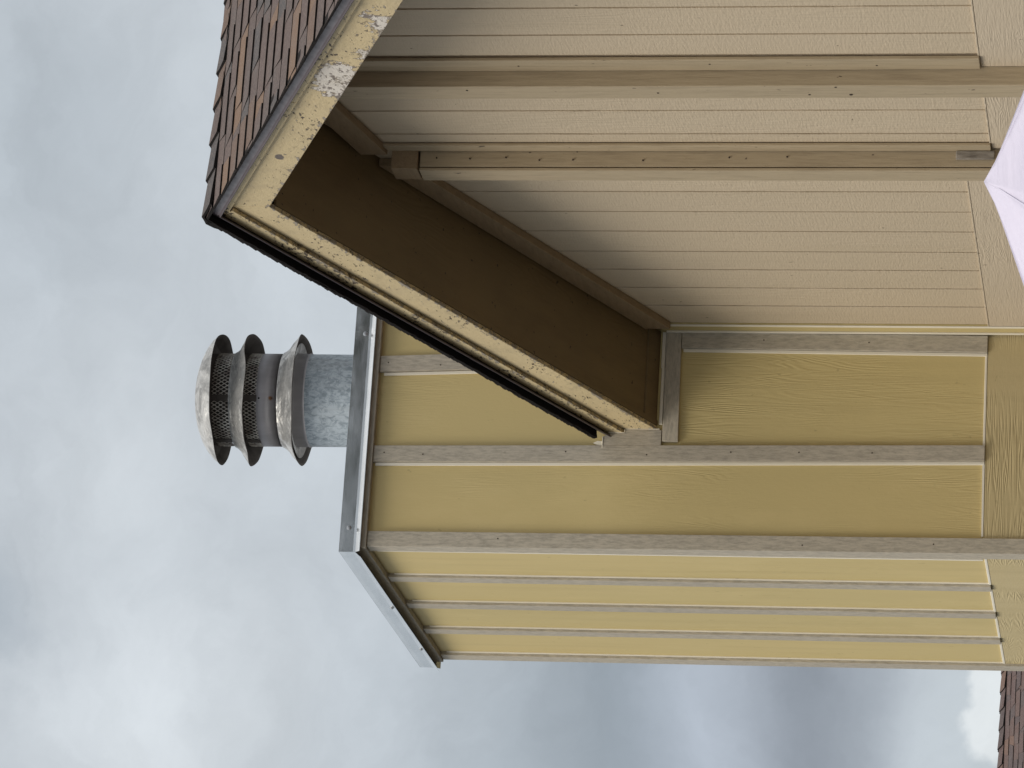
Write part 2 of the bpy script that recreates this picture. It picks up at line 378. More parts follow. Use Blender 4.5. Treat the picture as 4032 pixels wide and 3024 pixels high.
# front sheets between battens
fb = [(4.850, 5.164), (5.234, 5.570), (5.640, 5.695), (5.60, 6.66)]
for x0, x1, z0, z1 in [(4.80, 5.20, BZ, 5.21), (5.204, 6.0, BZ, 5.21), (6.004, 6.68, BZ, 5.21), (4.80, 5.74, 0, 2.30), (5.744, 6.68, 0, 2.30)]:
    MB().box(x0, x1, CY0, CY0 + .012, z0, z1).build('siding_sheet', mat_yellow, chase)
# left sheets
for y0, y1, z0, z1 in [(CY0 + .02, 17.80, BZ - .015, 5.21), (17.804, CY1, BZ - .015, 5.21), (CY0 + .02, CY1, 0, 2.30)]:
    MB().box(CX0, CX0 + .012, y0, y1, z0, z1).build('siding_sheet', mat_yellow, chase)
MB().box(CX1 - .012, CX1, CY0 + .02, CY1, 0, 5.21).build('siding_sheet', mat_yellow, chase)
MB().box(CX0, CX1, CY1 - .012, CY1, 0, 5.21).build('siding_sheet', mat_yellow, chase)
# belly bands
MB().box(4.800, 6.68, CY0 - .006, CY0 + .012, 2.302, BZ - .001).build('band_board', mat_yellow_h, chase, .002)
MB().box(CX0 - .006, CX0 + .012, CY0 + .02, CY1, 2.302, BZ - .016).build('band_board', mat_yellow_h, chase, .002)
# front battens and boards: xt0, xt1 at top, xb0, xb1 at bottom
def front(name, xt, xb, zt, zb, mat=mat_batten, y1=None, y0=None, bev=.002, parent=chase):
    y1 = y1 or CY0; y0 = y0 or FY
    return MB().hexa([(xb[0], y0, zb), (xb[1], y0, zb), (xb[1], y1, zb), (xb[0], y1, zb), (xt[0], y0, zt), (xt[1], y0, zt), (xt[1], y1, zt), (xt[0], y1, zt)]).build(name, mat, parent, bev)
front('corner_board', (4.783, 4.851), (4.800, 4.867), TZ - .001, 0)
front('batten', (5.161, 5.235), (5.197, 5.267), TZ - .001, BZ)
front('batten', (5.569, 5.642), (5.612, 5.685), TZ - .001, 4.0)
front('batten', (5.689, 5.761), (5.679, 5.754), 3.853, BZ)
front('batten', (6.05, 6.12), (6.05, 6.12), TZ - .001, BZ)
front('corner_board', (6.61, 6.70), (6.61, 6.70), TZ - .001, 0)
# trim under the eave end, stepped filler block beside it
MB().hexa([(5.268, FY, 3.849), (5.7625, FY, 3.856), (5.7625, CY0, 3.856), (5.268, CY0, 3.849), (5.268, FY, 3.917), (5.7625, FY, 3.922), (5.7625, CY0, 3.922), (5.268, CY0, 3.917)]).build('eave_trim_board', mat_batten_h, chase, .002)
MB().prism_y([(5.2345, 3.921), (5.318, 3.921), (5.318, 4.078), (5.302, 4.078), (5.302, 4.150), (5.286, 4.171), (5.2345, 4.171)], FY + .001, CY0).build('filler_block', mat_batten, chase, .002)
MB().prism_y([(5.2345, 4.172), (5.266, 4.172), (5.267, 4.196), (5.258, 4.214), (5.247, 4.19)], FY + .004, CY0).build('eave_flashing', mat_caulk, chase)
for a_, b_, c_, d_ in ((5.3025, 5.306, 4.0795, 4.149), (5.303, 5.318, 4.0785, 4.082), (5.2345, 5.286, 4.1712, 4.175)): MB().box(a_, b_, FY - .001, CY0 - .0005, c_, d_).build('caulk_bead', mat_caulk, chase)
# frieze under the flashing
FRY = CY0 - .030
MB().box(CX0 - .030, CX1 + .03, FRY, CY0, TZ, 5.225).build('frieze_board', mat_batten_h, chase, .002)
MB().box(CX0 - .030, CX0, CY0 + .0005, CY1 + .02, TZ, 5.225).build('frieze_board', mat_batten_h, chase, .002)
# left face: corner board, battens, far corner board
MB().hexa([(4.800, FY + .0195, 0), (4.8195, FY + .0195, 0), (4.8195, 16.905, 0), (4.800, 16.905, 0), (4.784, FY + .0195, TZ - .001), (4.8035, FY + .0195, TZ - .001), (4.8035, 16.895, TZ - .001), (4.784, 16.895, TZ - .001)]).build('corner_board', mat_batten, chase, .002)
for ya, yb in ((17.313, 17.387), (17.756, 17.833), (18.202, 18.278)):
    MB().box(FX + .001, CX0 + .002, ya, yb, BZ - .013, TZ - .001).build('batten', mat_batten, chase, .002)
MB().box(FX, CX0 + .002, 18.665, 18.752, 0, TZ - .001).build('corner_board', mat_batten, chase, .002)
# caulk beads
def bead(x0, x1, y0, y1, z0, z1): MB().box(x0, x1, y0, y1, z0, z1).build('caulk_bead', mat_caulk, chase, .0018)
def fbead(xt, xb, zt, zb, wd=.0135):
    front('caulk_bead', (xt - wd, xt), (xb - wd, xb), zt, zb, mat_caulk, CY0, CY0 - .009, .002)
fbead(5.1605, 5.1965, TZ - .01, BZ); fbead(5.5685, 5.600, TZ - .02, 4.25); fbead(5.6885, 5.6785, 3.846, BZ)
MB().hexa([(4.868, CY0 - .0075, BZ - .001), (5.196, CY0 - .0075, BZ), (5.196, CY0 - .0005, BZ), (4.868, CY0 - .0005, BZ - .001), (4.868, CY0 - .0075, BZ + .0060), (5.196, CY0 - .0075, BZ + .0100), (5.196, CY0 - .0005, BZ + .0100), (4.868, CY0 - .0005, BZ + .0060)]).build('caulk_bead', mat_caulk, chase)
bead(5.268, 5.678, CY0 - .0075, CY0 - .0005, BZ, BZ + .010)
bead(5.60, 5.7625, CY0 - .013, CY0 - .0005, 3.9225, 3.938); bead(5.345, 5.60, CY0 - .013, CY0 - .0005, 3.921, 3.935)
bead(5.3185, 5.326, CY0 - .016, CY0 - .0005, 3.93, 4.079)
for ya, yb in ((16.906, 17.312), (17.388, 17.755), (17.834, 18.201), (18.279, 18.664)):
    bead(CX0 - .0075, CX0 - .0005, ya, yb, BZ - .0155, BZ - .004)
for ya in (17.313, 17.756, 18.202, 18.665):
    bead(CX0 - .006, CX0 + .001, ya - .009, ya - .0005, BZ - .012, TZ - .03)
bead(FX + .004, CX0 + .001, 16.9055, 16.914, BZ, TZ - .03)
# inner corner bead where the chase meets the tan gable wall
WX = 5.768
def wtop(y): return 5.058 - .4145 * abs(y - 14.14) if y > 14.14 else 5.058 - .448 * abs(y - 14.14)
MB().prism_x([(16.718, 0), (FY - .001, 0), (FY - .001, 3.93), (16.718, 3.975)], WX - .0045, WX + .01).build('corner_board', mat_yellow, chase, .002, label='yellow corner board against the tan wall')
bead(WX - .009, WX - .005, 16.718, 16.738, 0.5, 3.965); bead(WX - .012, WX - .0047, FY - .016, FY - .0015, .5, 3.92)
# nails in the trim
nailme = MB().lathe([(.0001, -.0012), (.0032, -.0010), (.0034, .004)], (0, 0, 0), 8, smooth=False).mesh('nail'); nailme.materials.append(mat_nail)
def nail(p, axis, parent, s=1.0):
    o = bpy.data.objects.new('nail', nailme); C.objects.link(o); o.parent = parent
    off_ = Vector((0, 0, 0)); p_ = parent
    while p_ is not None: off_ += p_.location; p_ = p_.parent
    o.location = Vector(p) - off_; o.scale = (s, s, s)
    if axis == 'y': o.rotation_euler = (-pi / 2, 0, 0)
    else: o.rotation_euler = (0, pi / 2, 0)
for x, z in ((5.205, 5.12), (5.20, 4.95), (5.215, 4.33), (5.21, 3.98), (5.222, 3.62), (5.226, 3.33), (5.23, 3.02), (4.825, 4.6), (4.82, 3.3), (4.83, 2.75), (5.73, 3.5), (5.722, 3.05), (5.612, 5.13), (5.60, 4.9)):
    nail((x + j(.004), FY, z), 'y', chase)
# metal chase cover: top sheet, skirts, kicked drip, screws
SX0, SX1, SY0, SY1 = 4.752, CX1 + .05, 16.800, CY1 + .045
top = MB(); zt = 5.283
top.add([(SX0, SY0, zt), (SX1, SY0, zt), (SX1, SY1, zt), (SX0, SY1, zt), (5.7315, 17.7332, zt + .03)], [(0, 1, 4), (1, 2, 4), (2, 3, 4), (3, 0, 4)])
top.build('cover_sheet', mat_flash, chase)
def skirt(a, b, out):
    m_ = MB(); ox, oy = out; nseg = 14
    prof = [(0, 5.284), (.0005, 5.262), (.0, 5.222), (.001, 5.211), (.019, 5.191), (.019, 5.1885), (.0, 5.205), (-.003, 5.22), (-.002, 5.284)]
    vs = []; 
    for k in range(nseg + 1):
        t = k / nseg; x = a[0] + (b[0] - a[0]) * t; y = a[1] + (b[1] - a[1]) * t; wv = .0004 * sin(5 * t + a[0])
        for d, z in prof: vs.append((x + ox * (d + wv), y + oy * (d + wv), z + wv * .4))
    n_ = len(prof); fs = []
    for k in range(nseg):
        for i in range(n_): i2 = (i + 1) % n_; fs.append((k * n_ + i, (k + 1) * n_ + i, (k + 1) * n_ + i2, k * n_ + i2))
    m_.add(vs, fs, 0, False); return m_
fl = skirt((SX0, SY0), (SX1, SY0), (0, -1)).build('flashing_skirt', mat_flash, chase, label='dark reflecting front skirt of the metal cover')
ls = skirt((SX0, SY1), (SX0, SY0), (-1, 0)).build('flashing_skirt', mat_flash, chase, label='bright side skirt of the metal cover')
skirt((SX1, SY0), (SX1, SY1), (1, 0)).build('flashing_skirt', mat_flash, chase); skirt((SX1, SY1), (SX0, SY1), (0, 1)).build('flashing_skirt', mat_flash, chase)
sm_ = MB().lathe([(.0001, -.007), (.006, -.0065), (.0065, -.003), (.0105, -.002), (.011, .001)], (0, 0, 0), 12, smooth=False).mesh('screw'); sm_.materials.append(mat_screw)
for p, ax, par in (((4.859, SY0, 5.246), 'y', fl), ((5.737, SY0, 5.238), 'y', fl), ((SX0, 17.707, 5.220), 'x', ls), ((SX0, 18.438, 5.217), 'x', ls)):
    o = bpy.data.objects.new('screw', sm_); C.objects.link(o); o.parent = par
    off_ = Vector((0, 0, 0)); p_ = par
    while p_ is not None: off_ += p_.location; p_ = p_.parent
    o.location = Vector(p) - off_; o.rotation_euler = (-pi / 2, 0, 0) if ax == 'y' else (0, pi / 2, 0)

# ================================================================== CHIMNEY FLUE
PC = (5.7315, 17.7332)
flue = thing('chimney_flue', (PC[0], PC[1], 5.30), 'round galvanised flue pipe with dented rain rings and wire mesh on the yellow tower', 'chimney flue')
MB().lathe([(.212, 5.29), (.2115, 5.45), (.212, 5.66), (.2125, 5.74)], (*PC, 0), 96).build('flue_pipe', mat_pipe, flue)
# the termination head leans slightly towards the yard
head = bpy.data.objects.new('termination_head', None); C.objects.link(head); head.parent = flue
head.location = (0, 0, .40); head.rotation_euler = (math.radians(1.6), math.radians(-.55), 0)
def hb(mb, name, mat, label=None, kind=None):
    me = mb.mesh(name)
    for m_ in (mat if isinstance(mat, list) else [mat]): me.materials.append(m_)
    o = bpy.data.objects.new(name, me); C.objects.link(o); o.parent = head
    if label: o['label'] = label
    if kind: o['kind'] = kind
    return o
Z0 = 5.70   # head origin height; heights below are relative
def dent(seed, amp):
    rr = random.Random(seed); ph = [rr.uniform(0, 6.28) for _ in range(5)]; am = [rr.uniform(.4, 1) for _ in range(5)]
    def f(a, r, z, top=False):
        t = max(0, (r - .2) / .1)
        s_ = am[0] * sin(2 * a + ph[0]) + am[1] * sin(3 * a + ph[1]) + .6 * am[2] * sin(5 * a + ph[2]) + .22 * am[3] * sin(8 * a + ph[3]) + .1 * am[4] * sin(13 * a + ph[4])
        return (amp * .5 * t * s_, amp * t * t * s_ + amp * .35 * sin(4 * a + ph[1]) * t)
    return f
def ring(zr, zn, seed, amp, label):
    wob = dent(seed, amp)
    m_ = MB().lathe([(.219, zn + .001), (.221, zn - .004), (.227, zn - .014), (.240, zn - .030), (.264, zn - .047), (.287, zr + .010), (.299, zr), (.3005, zr - .001)], (0, 0, 0), 128, wob)
    m_.lathe([(.3005, zr - .001), (.298, zr - .0035), (.284, zr + .005), (.260, zn - .050), (.238, zn - .034), (.2225, zn - .010), (.219, zn + .001)], (0, 0, 0), 128, wob, 1)
    return hb(m_, 'rain_ring', [mat_cap, mat_soot], label)
ring(.010, .090, 3, .0058, 'lowest dented rain ring')
ring(.236, .312, 11, .0085, 'middle rain ring, most dented')
# top dome
wob = dent(5, .0042)
m_ = MB().lathe([(.0001, .494), (.06, .493), (.12, .487), (.17, .474), (.215, .455), (.25, .434), (.28, .408), (.297, .385), (.3005, .383)], (0, 0, 0), 128, wob)
m_.lathe([(.3005, .383), (.298, .381), (.278, .403), (.25, .428), (.20, .452), (.14, .46), (.0001, .462)], (0, 0, 0), 128, wob, 1)
hb(m_, 'cap_dome', [mat_cap, mat_soot], 'dented dome on the top')
hb(MB().lathe([(.0001, .512), (.004, .511), (.005, .500), (.009, .498), (.009, .49)], (0, 0, 0), 10), 'screw', mat_screw)
# solid grey band, collar, inner plates and liner
hb(MB().lathe([(.2105, .088), (.2128, .080), (.2132, .184), (.2105, .188)], (0, 0, 0), 96), 'band', mat_band, 'plain grey band with a rusty screw hole')
hb(MB().lathe([(.2128, -.036), (.2148, -.034), (.2150, -.026), (.2135, -.024), (.2135, .056), (.211, .06)], (0, 0, 0), 96), 'collar', mat_band, 'dark collar at the top of the pipe')
hb(MB().lathe([(.214, .030), (.262, .020), (.2625, .018), (.214, .027)], (0, 0, 0), 96, dent(8, .003)), 'inner_plate', mat_cap)
hb(MB().lathe([(.13, .05), (.13, .47)], (0, 0, 0), 48), 'liner', mat_soot)
hb(MB().lathe([(.205, .452), (.262, .420), (.262, .417), (.204, .449)], (0, 0, 0), 96), 'inner_plate', mat_soot)
hb(MB().lathe([(.2105, .392), (.2105, .44)], (0, 0, 0), 72), 'upper_collar', mat_soot)
hb(MB().lathe([(.209, .235), (.209, .30)], (0, 0, 0), 72), 'middle_collar', mat_soot)
# expanded metal screens
def screen(z0, z1, n=74):
    m_ = MB(); r = .2115; cell = 2 * pi / n; hgt = .030; rows = max(2, round((z1 - z0) / (hgt / 2)))
    wd = .0014
    for k in range(n):
        for i in range(rows):
            za = z0 + (z1 - z0) * i / rows; zb = z0 + (z1 - z0) * (i + 1) / rows
            for sgn in (-1, 1):
                if (i % 2 == 0) == (sgn > 0): a0, a1 = k * cell, (k + .5) * cell
                else: a0, a1 = (k + .5) * cell, k * cell if sgn > 0 else (k + 1) * cell
                if sgn < 0 and i % 2 == 0: a0, a1 = (k + 1) * cell, (k + .5) * cell
                if sgn < 0 and i % 2: a0, a1 = (k + .5) * cell, (k + 1) * cell
                if sgn > 0 and i % 2: a0, a1 = (k + .5) * cell, k * cell
                rj = r + random.uniform(-.0006, .0006)
                p0 = Vector((rj * cos(a0), rj * sin(a0), za)); p1 = Vector((rj * cos(a1), rj * sin(a1), zb))
                am = (a0 + a1) / 2; n_ = Vector((cos(am), sin(am), 0)); d = (p1 - p0).normalized(); sd = d.cross(n_) * wd; tk = n_ * .0012
                m_.hexa([p0 - sd - tk, p0 + sd - tk, p0 + sd + tk, p0 - sd + tk, p1 - sd - tk, p1 + sd - tk, p1 + sd + tk, p1 - sd + tk])
    return m_
hb(screen(.305, .392), 'mesh_screen', mat_mesh, 'upper wire mesh'); hb(screen(.185, .245), 'mesh_screen', mat_mesh, 'lower wire mesh')
for a in (-pi / 2 - .27, 0.1, pi / 2, pi + .2):
    for z0, z1, lab in ((.30, .45, None), (.183, .25, None)):
        hb(MB().lathe([(.2135, z0), (.2137, z1), (.2155, z1), (.2155, z0), (.2135, z0)], (0, 0, 0), 4, None, 0, a - .068, a + .068, False), 'mesh_strap', mat_soot)
def hole(a, z, r_, mat, name='screw_hole'):
    o = hb(MB().lathe([(.0001, 0), (r_, 0), (r_, -.002)], (0, 0, 0), 12, smooth=False), name, mat); rd = .2142
    o.location = (rd * cos(a), rd * sin(a), z); o.rotation_euler = Vector((cos(a), sin(a), 0)).to_track_quat('Z', 'Y').to_euler()
hole(-pi / 2 - .27, .172, .0045, mat_black); hole(-pi / 2 - .27, .112, .0040, mat_nail, 'rusty_screw'); hole(-pi / 2 - .27, .345, .004, mat_black)
hole(-pi / 2 - .40, .040, .004, mat_black)

# ================================================================== GABLE HOUSE
house = thing('gable_house', (7.4, 14.14, 0), 'tan gable end with dark overhanging soffit, peeling cream rake boards and brown shingle roof', 'house')
def part(name, parent=house):
    o = bpy.data.objects.new(name, None); C.objects.link(o); o.parent = parent
    o.location = -Vector(house.location) if parent is house else (0, 0, 0)
    o.empty_display_size = .1; return o
YP = 14.14; MA, MB_ = .4145, .448
def zf(y, base): return base - (MA * (y - YP) if y > YP else MB_ * (YP - y))
YN, YE = 11.35, CY0 - .001
def wallpoly(y0, y1, zbot, drop):
    pts = [(y0, zbot), (y1, zbot), (y1, zf(y1, 5.061) - drop)]
    if y0 < YP < y1: pts.append((YP, 5.061 - drop))
    pts.append((y0, zf(y0, 5.061) - drop)); return pts
MB().prism_x(wallpoly(YN, YE, 0, -.05), WX + .012, 9.2).build('wall_core', mat_post, house)
# planks with open grooves
gaps = [11.35, 11.60, 11.84, 12.10, 12.34, 12.59, 12.84, 13.09, 13.3346, 13.5749, 13.7650, 14.05, 14.295, 14.5293, 14.66, 14.9, 15.1395, 15.3651, 15.5901, 15.8249, 16.0461, 16.266, 16.4916, 16.7175]
gw = part('gable_wall'); gaps = [g_ + (random.uniform(-.002, .002) if 0 < i_ < 23 else 0) for i_, g_ in enumerate(gaps)]
for a, b in zip(gaps, gaps[1:]):
    zb = 2.5365 if a > 14.85 else 2.431
    MB().prism_x(wallpoly(a + .0065, b - .0065, zb, .0), WX + j(.0004), WX + .0115).build('plank', mat_wall, gw, .0015)
    MB().prism_x([(a + .0035, 0), (b - .0035, 0), (b - .0035, zb - .255), (a + .0035, zb - .255)], WX + j(.0007), WX + .0115).build('plank', mat_wall, gw)
# belly band boards
for a, b, zt_ in ((YN, 13.8649, 2.4305), (13.9855, 14.6670, 2.4295), (14.8500, 16.7165, 2.5360)):
    MB().box(WX - .006, WX + .011, a, b, zt_ - .255, zt_).build('band_board', mat_wall_h, house, .002)
for a, b, z_ in ((YN, 13.7600, 2.4315), (13.9860, 14.6080, 2.4305), (14.8500, 16.7165, 2.5370)):
    MB().box(WX - .0075, WX - .0005, a, b, z_, z_ + .006).build('caulk_bead', mat_wall_h, house, .001)
# posts
PT = .078
def post(name, y0, y1, x0, x1, z0, z1=None, mat=mat_post, bev=.003):
    poly = [(y0, z0), (y1, z0), (y1, (z1 if z1 else zf(y1, 5.055))), (y0, (z1 if z1 else zf(y0, 5.055)))]
    return MB().prism_x(poly, x0, x1).build(name, mat, house, bev)
post('trim_strip', 13.7665, 13.8640, WX - .018, WX - .003, 2.4315)
post('post', 13.8680, 13.9850, WX - PT, WX - .0015, 0)
post('trim_strip', 14.6095, 14.6655, WX - .017, WX - .004, 2.4315)
post('post', 14.6705, 14.7720, WX - PT, WX - .0015, 0, 4.615)
post('post_face_board', 14.6695, 14.7745, WX - PT - .0175, WX - PT - .0038, 0, 4.615)
post('broken_end_block', 14.6560, 14.6668, WX - .052, WX - .0185, 2.418, 2.563, mat_bare)
# gap block at head of the post
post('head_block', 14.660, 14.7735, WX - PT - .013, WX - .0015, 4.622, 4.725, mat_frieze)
for z in (4.55, 4.42, 4.28, 4.15, 4.02, 3.75, 3.42, 3.2): nail((WX - .045 + j(.008), 14.6675, z), 'y', house, 1.0)
for z, y in ((4.3, 13.90), (3.6, 13.93), (3.05, 13.95), (2.95, 13.88)): nail((WX - PT, y, z), 'x', house, 1.4)
nail((WX - PT, 13.95, 2.9), 'x', house, 2.0)
for z in (4.1, 3.4, 2.8): nail((WX - .018, 13.81 + j(.02), z), 'x', house, 1.2)
# frieze boards under the soffit on the wall
def rakeboard(name, y0, y1, up, dn, x0, x1, mat, bev=.002, parent=house, base=5.061, label=None):
    poly = [(y0, zf(y0, base) + up), (y0, zf(y0, base) + dn), (y1, zf(y1, base) + dn), (y1, zf(y1, base) + up)]
    return MB().prism_x(poly, x0, x1).build(name, mat, parent, bev, label=label)
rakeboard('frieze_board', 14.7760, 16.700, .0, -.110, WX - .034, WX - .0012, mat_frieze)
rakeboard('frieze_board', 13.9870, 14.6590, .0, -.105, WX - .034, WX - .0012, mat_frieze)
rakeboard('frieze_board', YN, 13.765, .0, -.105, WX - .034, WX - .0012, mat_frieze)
# soffit panels and end board
AX = 5.324
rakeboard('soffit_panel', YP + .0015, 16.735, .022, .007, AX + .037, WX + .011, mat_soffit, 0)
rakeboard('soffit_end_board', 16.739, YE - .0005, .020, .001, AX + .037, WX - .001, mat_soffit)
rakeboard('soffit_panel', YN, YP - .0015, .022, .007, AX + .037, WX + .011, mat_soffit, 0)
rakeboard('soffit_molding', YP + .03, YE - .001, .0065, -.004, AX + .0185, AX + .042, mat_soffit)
# rake boards (fascia) and shadow boards
FT = .150
for nm, y0, y1 in (('rake_board', YP + .0008, YE - .001), ('rake_board', YN, YP - .0008)):
    rakeboard(nm, y0, y1, .215, 0, AX, AX + .0185, mat_fascia, .003)
rakeboard('shadow_board', YP + .0008, YE - .001, .205, .137, AX - .018, AX - .0022, mat_flake, .002)
rakeboard('shadow_board', 13.07, YP - .0008, .205, .150, AX - .018, AX - .0022, mat_flake0, .002)
rakeboard('shadow_board', YN, 13.067, .205, .150, AX - .018, AX - .0022, mat_flake0, .002)
# roof deck
DT = .222
roof = part('roof')
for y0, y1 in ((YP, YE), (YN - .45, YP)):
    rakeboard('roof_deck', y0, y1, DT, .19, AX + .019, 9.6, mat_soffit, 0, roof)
# drip edge: canted flange on each rake, lapped once near the peak
def drip(y0, y1, out=0.0):
    m_ = MB(); 
    def sec(y):
        b = zf(y, 5.061); return [(AX - .020 - out, b + .232), (AX - .034 - out, b + .194), (AX - .041 - out, b + .188), (AX - .040 - out, b + .185), (AX - .031 - out, b + .190), (AX - .0185 - out, b + .228), (AX + .05, b + .228), (AX + .05, b + .232)]
    s0, s1 = sec(y0), sec(y1); n_ = len(s0)
    m_.add([(x, y0, z) for x, z in s0] + [(x, y1, z) for x, z in s1], [tuple(range(n_)), tuple(range(2 * n_ - 1, n_ - 1, -1))] + [(i, i + n_, (i + 1) % n_ + n_, (i + 1) % n_) for i in range(n_)])
    return m_.build('drip_edge', mat_drip, roof)
drip(YP, YE); drip(13.58, YP + .004); drip(YN - .45, 13.60, .0015)

# shingles: slope S2 faces the yard, courses parallel to the ridge
TH = math.atan(MB_); ZR = 5.061 + .2345; XR = 5.272
def P2(x, s_, n_): return (x, YP - s_ * cos(TH) - n_ * sin(TH), ZR - s_ * sin(TH) + n_ * cos(TH))
TH1 = math.atan(MA)
def P1(x, s_, n_): return (x, YP + s_ * cos(TH1) + n_ * sin(TH1), ZR - s_ * sin(TH1) + n_ * cos(TH1))
EXP = .1432
def shingle(PF, x0, x1, k, nb, thick, slant=0.0, jit=.0015, up=.03, xa=None, xb=None):
    """wedge: butt at s=(k+1)*EXP, head at s=k*EXP-up; sides slant up-slope"""
    sb = (k + 1) * EXP + random.uniform(-jit, jit); st = max(0.0, k * EXP - up)
    xa = slant if xa is None else xa; xb = slant if xb is None else xb
    nt_ = .0015 + (nb - .006) * .25
    p = [PF(x0, sb, nb - thick), PF(x1, sb, nb - thick), PF(x1 + xb, st, nt_ - .001), PF(x0 + xa, st, nt_ - .001),
         PF(x0, sb, nb), PF(x1, sb, nb), PF(x1 + xb, st, nt_ + .002), PF(x0 + xa, st, nt_ + .002)]
    m_ = MB(); m_.hexa(p, mis=[1, 0, 1, 1, 1, 1]); return m_
XV = 6.62
stuff = MB()
ncount = 0
for k in range(23):
    # base laminate strip
    x = XR + random.uniform(-.003, .003)
    first = True; xo = random.uniform(0, .25)
    while x < 9.55:
        wd_ = (xo + .09 if first else random.uniform(.22, .42)); x1 = min(x + wd_, 9.55)
        sl_ = random.uniform(-.02, .02)
        m_ = shingle(P2, x, x1 - .0012, k, .0065, .0065, xa=0 if first else lastsl, xb=sl_)
        if x < XV and k < 16: m_.build('shingle', [mat_shingle, mat_edge], roof); ncount += 1
        else: stuff.v, stuff.f, stuff.mi, stuff.sm = (lambda o: (stuff.v + m_.v, stuff.f + [[i + o for i in f] for f in m_.f], stuff.mi + m_.mi, stuff.sm + m_.sm))(len(stuff.v))
        lastsl = sl_; x = x1; first = False
    # raised teeth
    x = XR + random.uniform(-.16, .05)
    while x < 9.4:
        wd_ = random.uniform(.12, .27); x0_ = max(x, XR - .001); x1 = x + wd_
        if x1 > x0_ + .02:
            sl_ = random.uniform(-.02, .02); sr_ = random.uniform(-.02, .02)
            if x0_ == XR - .001: sl_ = 0
            m_ = shingle(P2, x0_, x1, k, .0112, .0045, xa=sl_, xb=sr_, up=.0)
            if x < XV and k < 16: m_.build('shingle', [mat_shingle, mat_edge], roof); ncount += 1
            else: stuff.v, stuff.f, stuff.mi, stuff.sm = (lambda o: (stuff.v + m_.v, stuff.f + [[i + o for i in f] for f in m_.f], stuff.mi + m_.mi, stuff.sm + m_.sm))(len(stuff.v))
        x = x1 + random.uniform(.02, .15)
# rear slope: one joined run of courses, ragged at the rake
for k in range(21):
    sm1 = (k + 1) * EXP
    if YP + sm1 * cos(TH1) > YE - .02: break
    x = XR + random.uniform(-.004, .004)
    for lay in range(2):
        x = XR + random.uniform(-.005, .003); x1 = 9.55
        m_ = shingle(P1, x, x1, k, .0085 + .006 * lay, .0085)
        o_ = len(stuff.v); stuff.v += m_.v; stuff.f += [[i + o_ for i in f] for f in m_.f]; stuff.mi += m_.mi; stuff.sm += m_.sm
    # curled ragged tabs overhanging the rake
    for t in range(5):
        s0 = (k + t / 5) * EXP; s1_ = s0 + EXP / 5; dz = random.uniform(-.001, .0025) + .003 * sin(s0 * 3.1); dx = random.uniform(-.002, .002)
        p = [P1(XR - .002 + dx, s0, -.008 + dz * .3), P1(XR - .002 + dx, s1_, -.008 + dz * .3), P1(XR + .05, s1_, 0), P1(XR + .05, s0, 0),
             P1(XR - .003 + dx, s0, .010 + dz), P1(XR - .003 + dx, s1_, .013 + dz), P1(XR + .05, s1_, .010), P1(XR + .05, s0, .010)]
        o_ = len(stuff.v); m_ = MB().hexa(p, mis=[1, 1, 1, 1, 1, 1]); stuff.v += m_.v; stuff.f += [[i + o_ for i in f] for f in m_.f]; stuff.mi += m_.mi; stuff.sm += m_.sm
stuff.build('shingle_courses', [mat_shingle, mat_edge], roof, kind='stuff')
# starter edge under the front rake
rk = MB()
for i in range(60):
    y0 = YP - i * .053; y1 = y0 - .053; dx = random.uniform(-.0015, .0015)
    b0, b1 = zf(y0, 5.061), zf(y1, 5.061)
    rk.hexa([(XR - .001 + dx, y1, b1 + .230), (XR + .06, y1, b1 + .232), (XR + .06, y0, b0 + .232), (XR - .001 + dx, y0, b0 + .230), (XR - .001 + dx, y1, b1 + .240), (XR + .06, y1, b1 + .240), (XR + .06, y0, b0 + .240), (XR - .001 + dx, y0, b0 + .240)])
rk.build('starter_strip', mat_edge, roof)
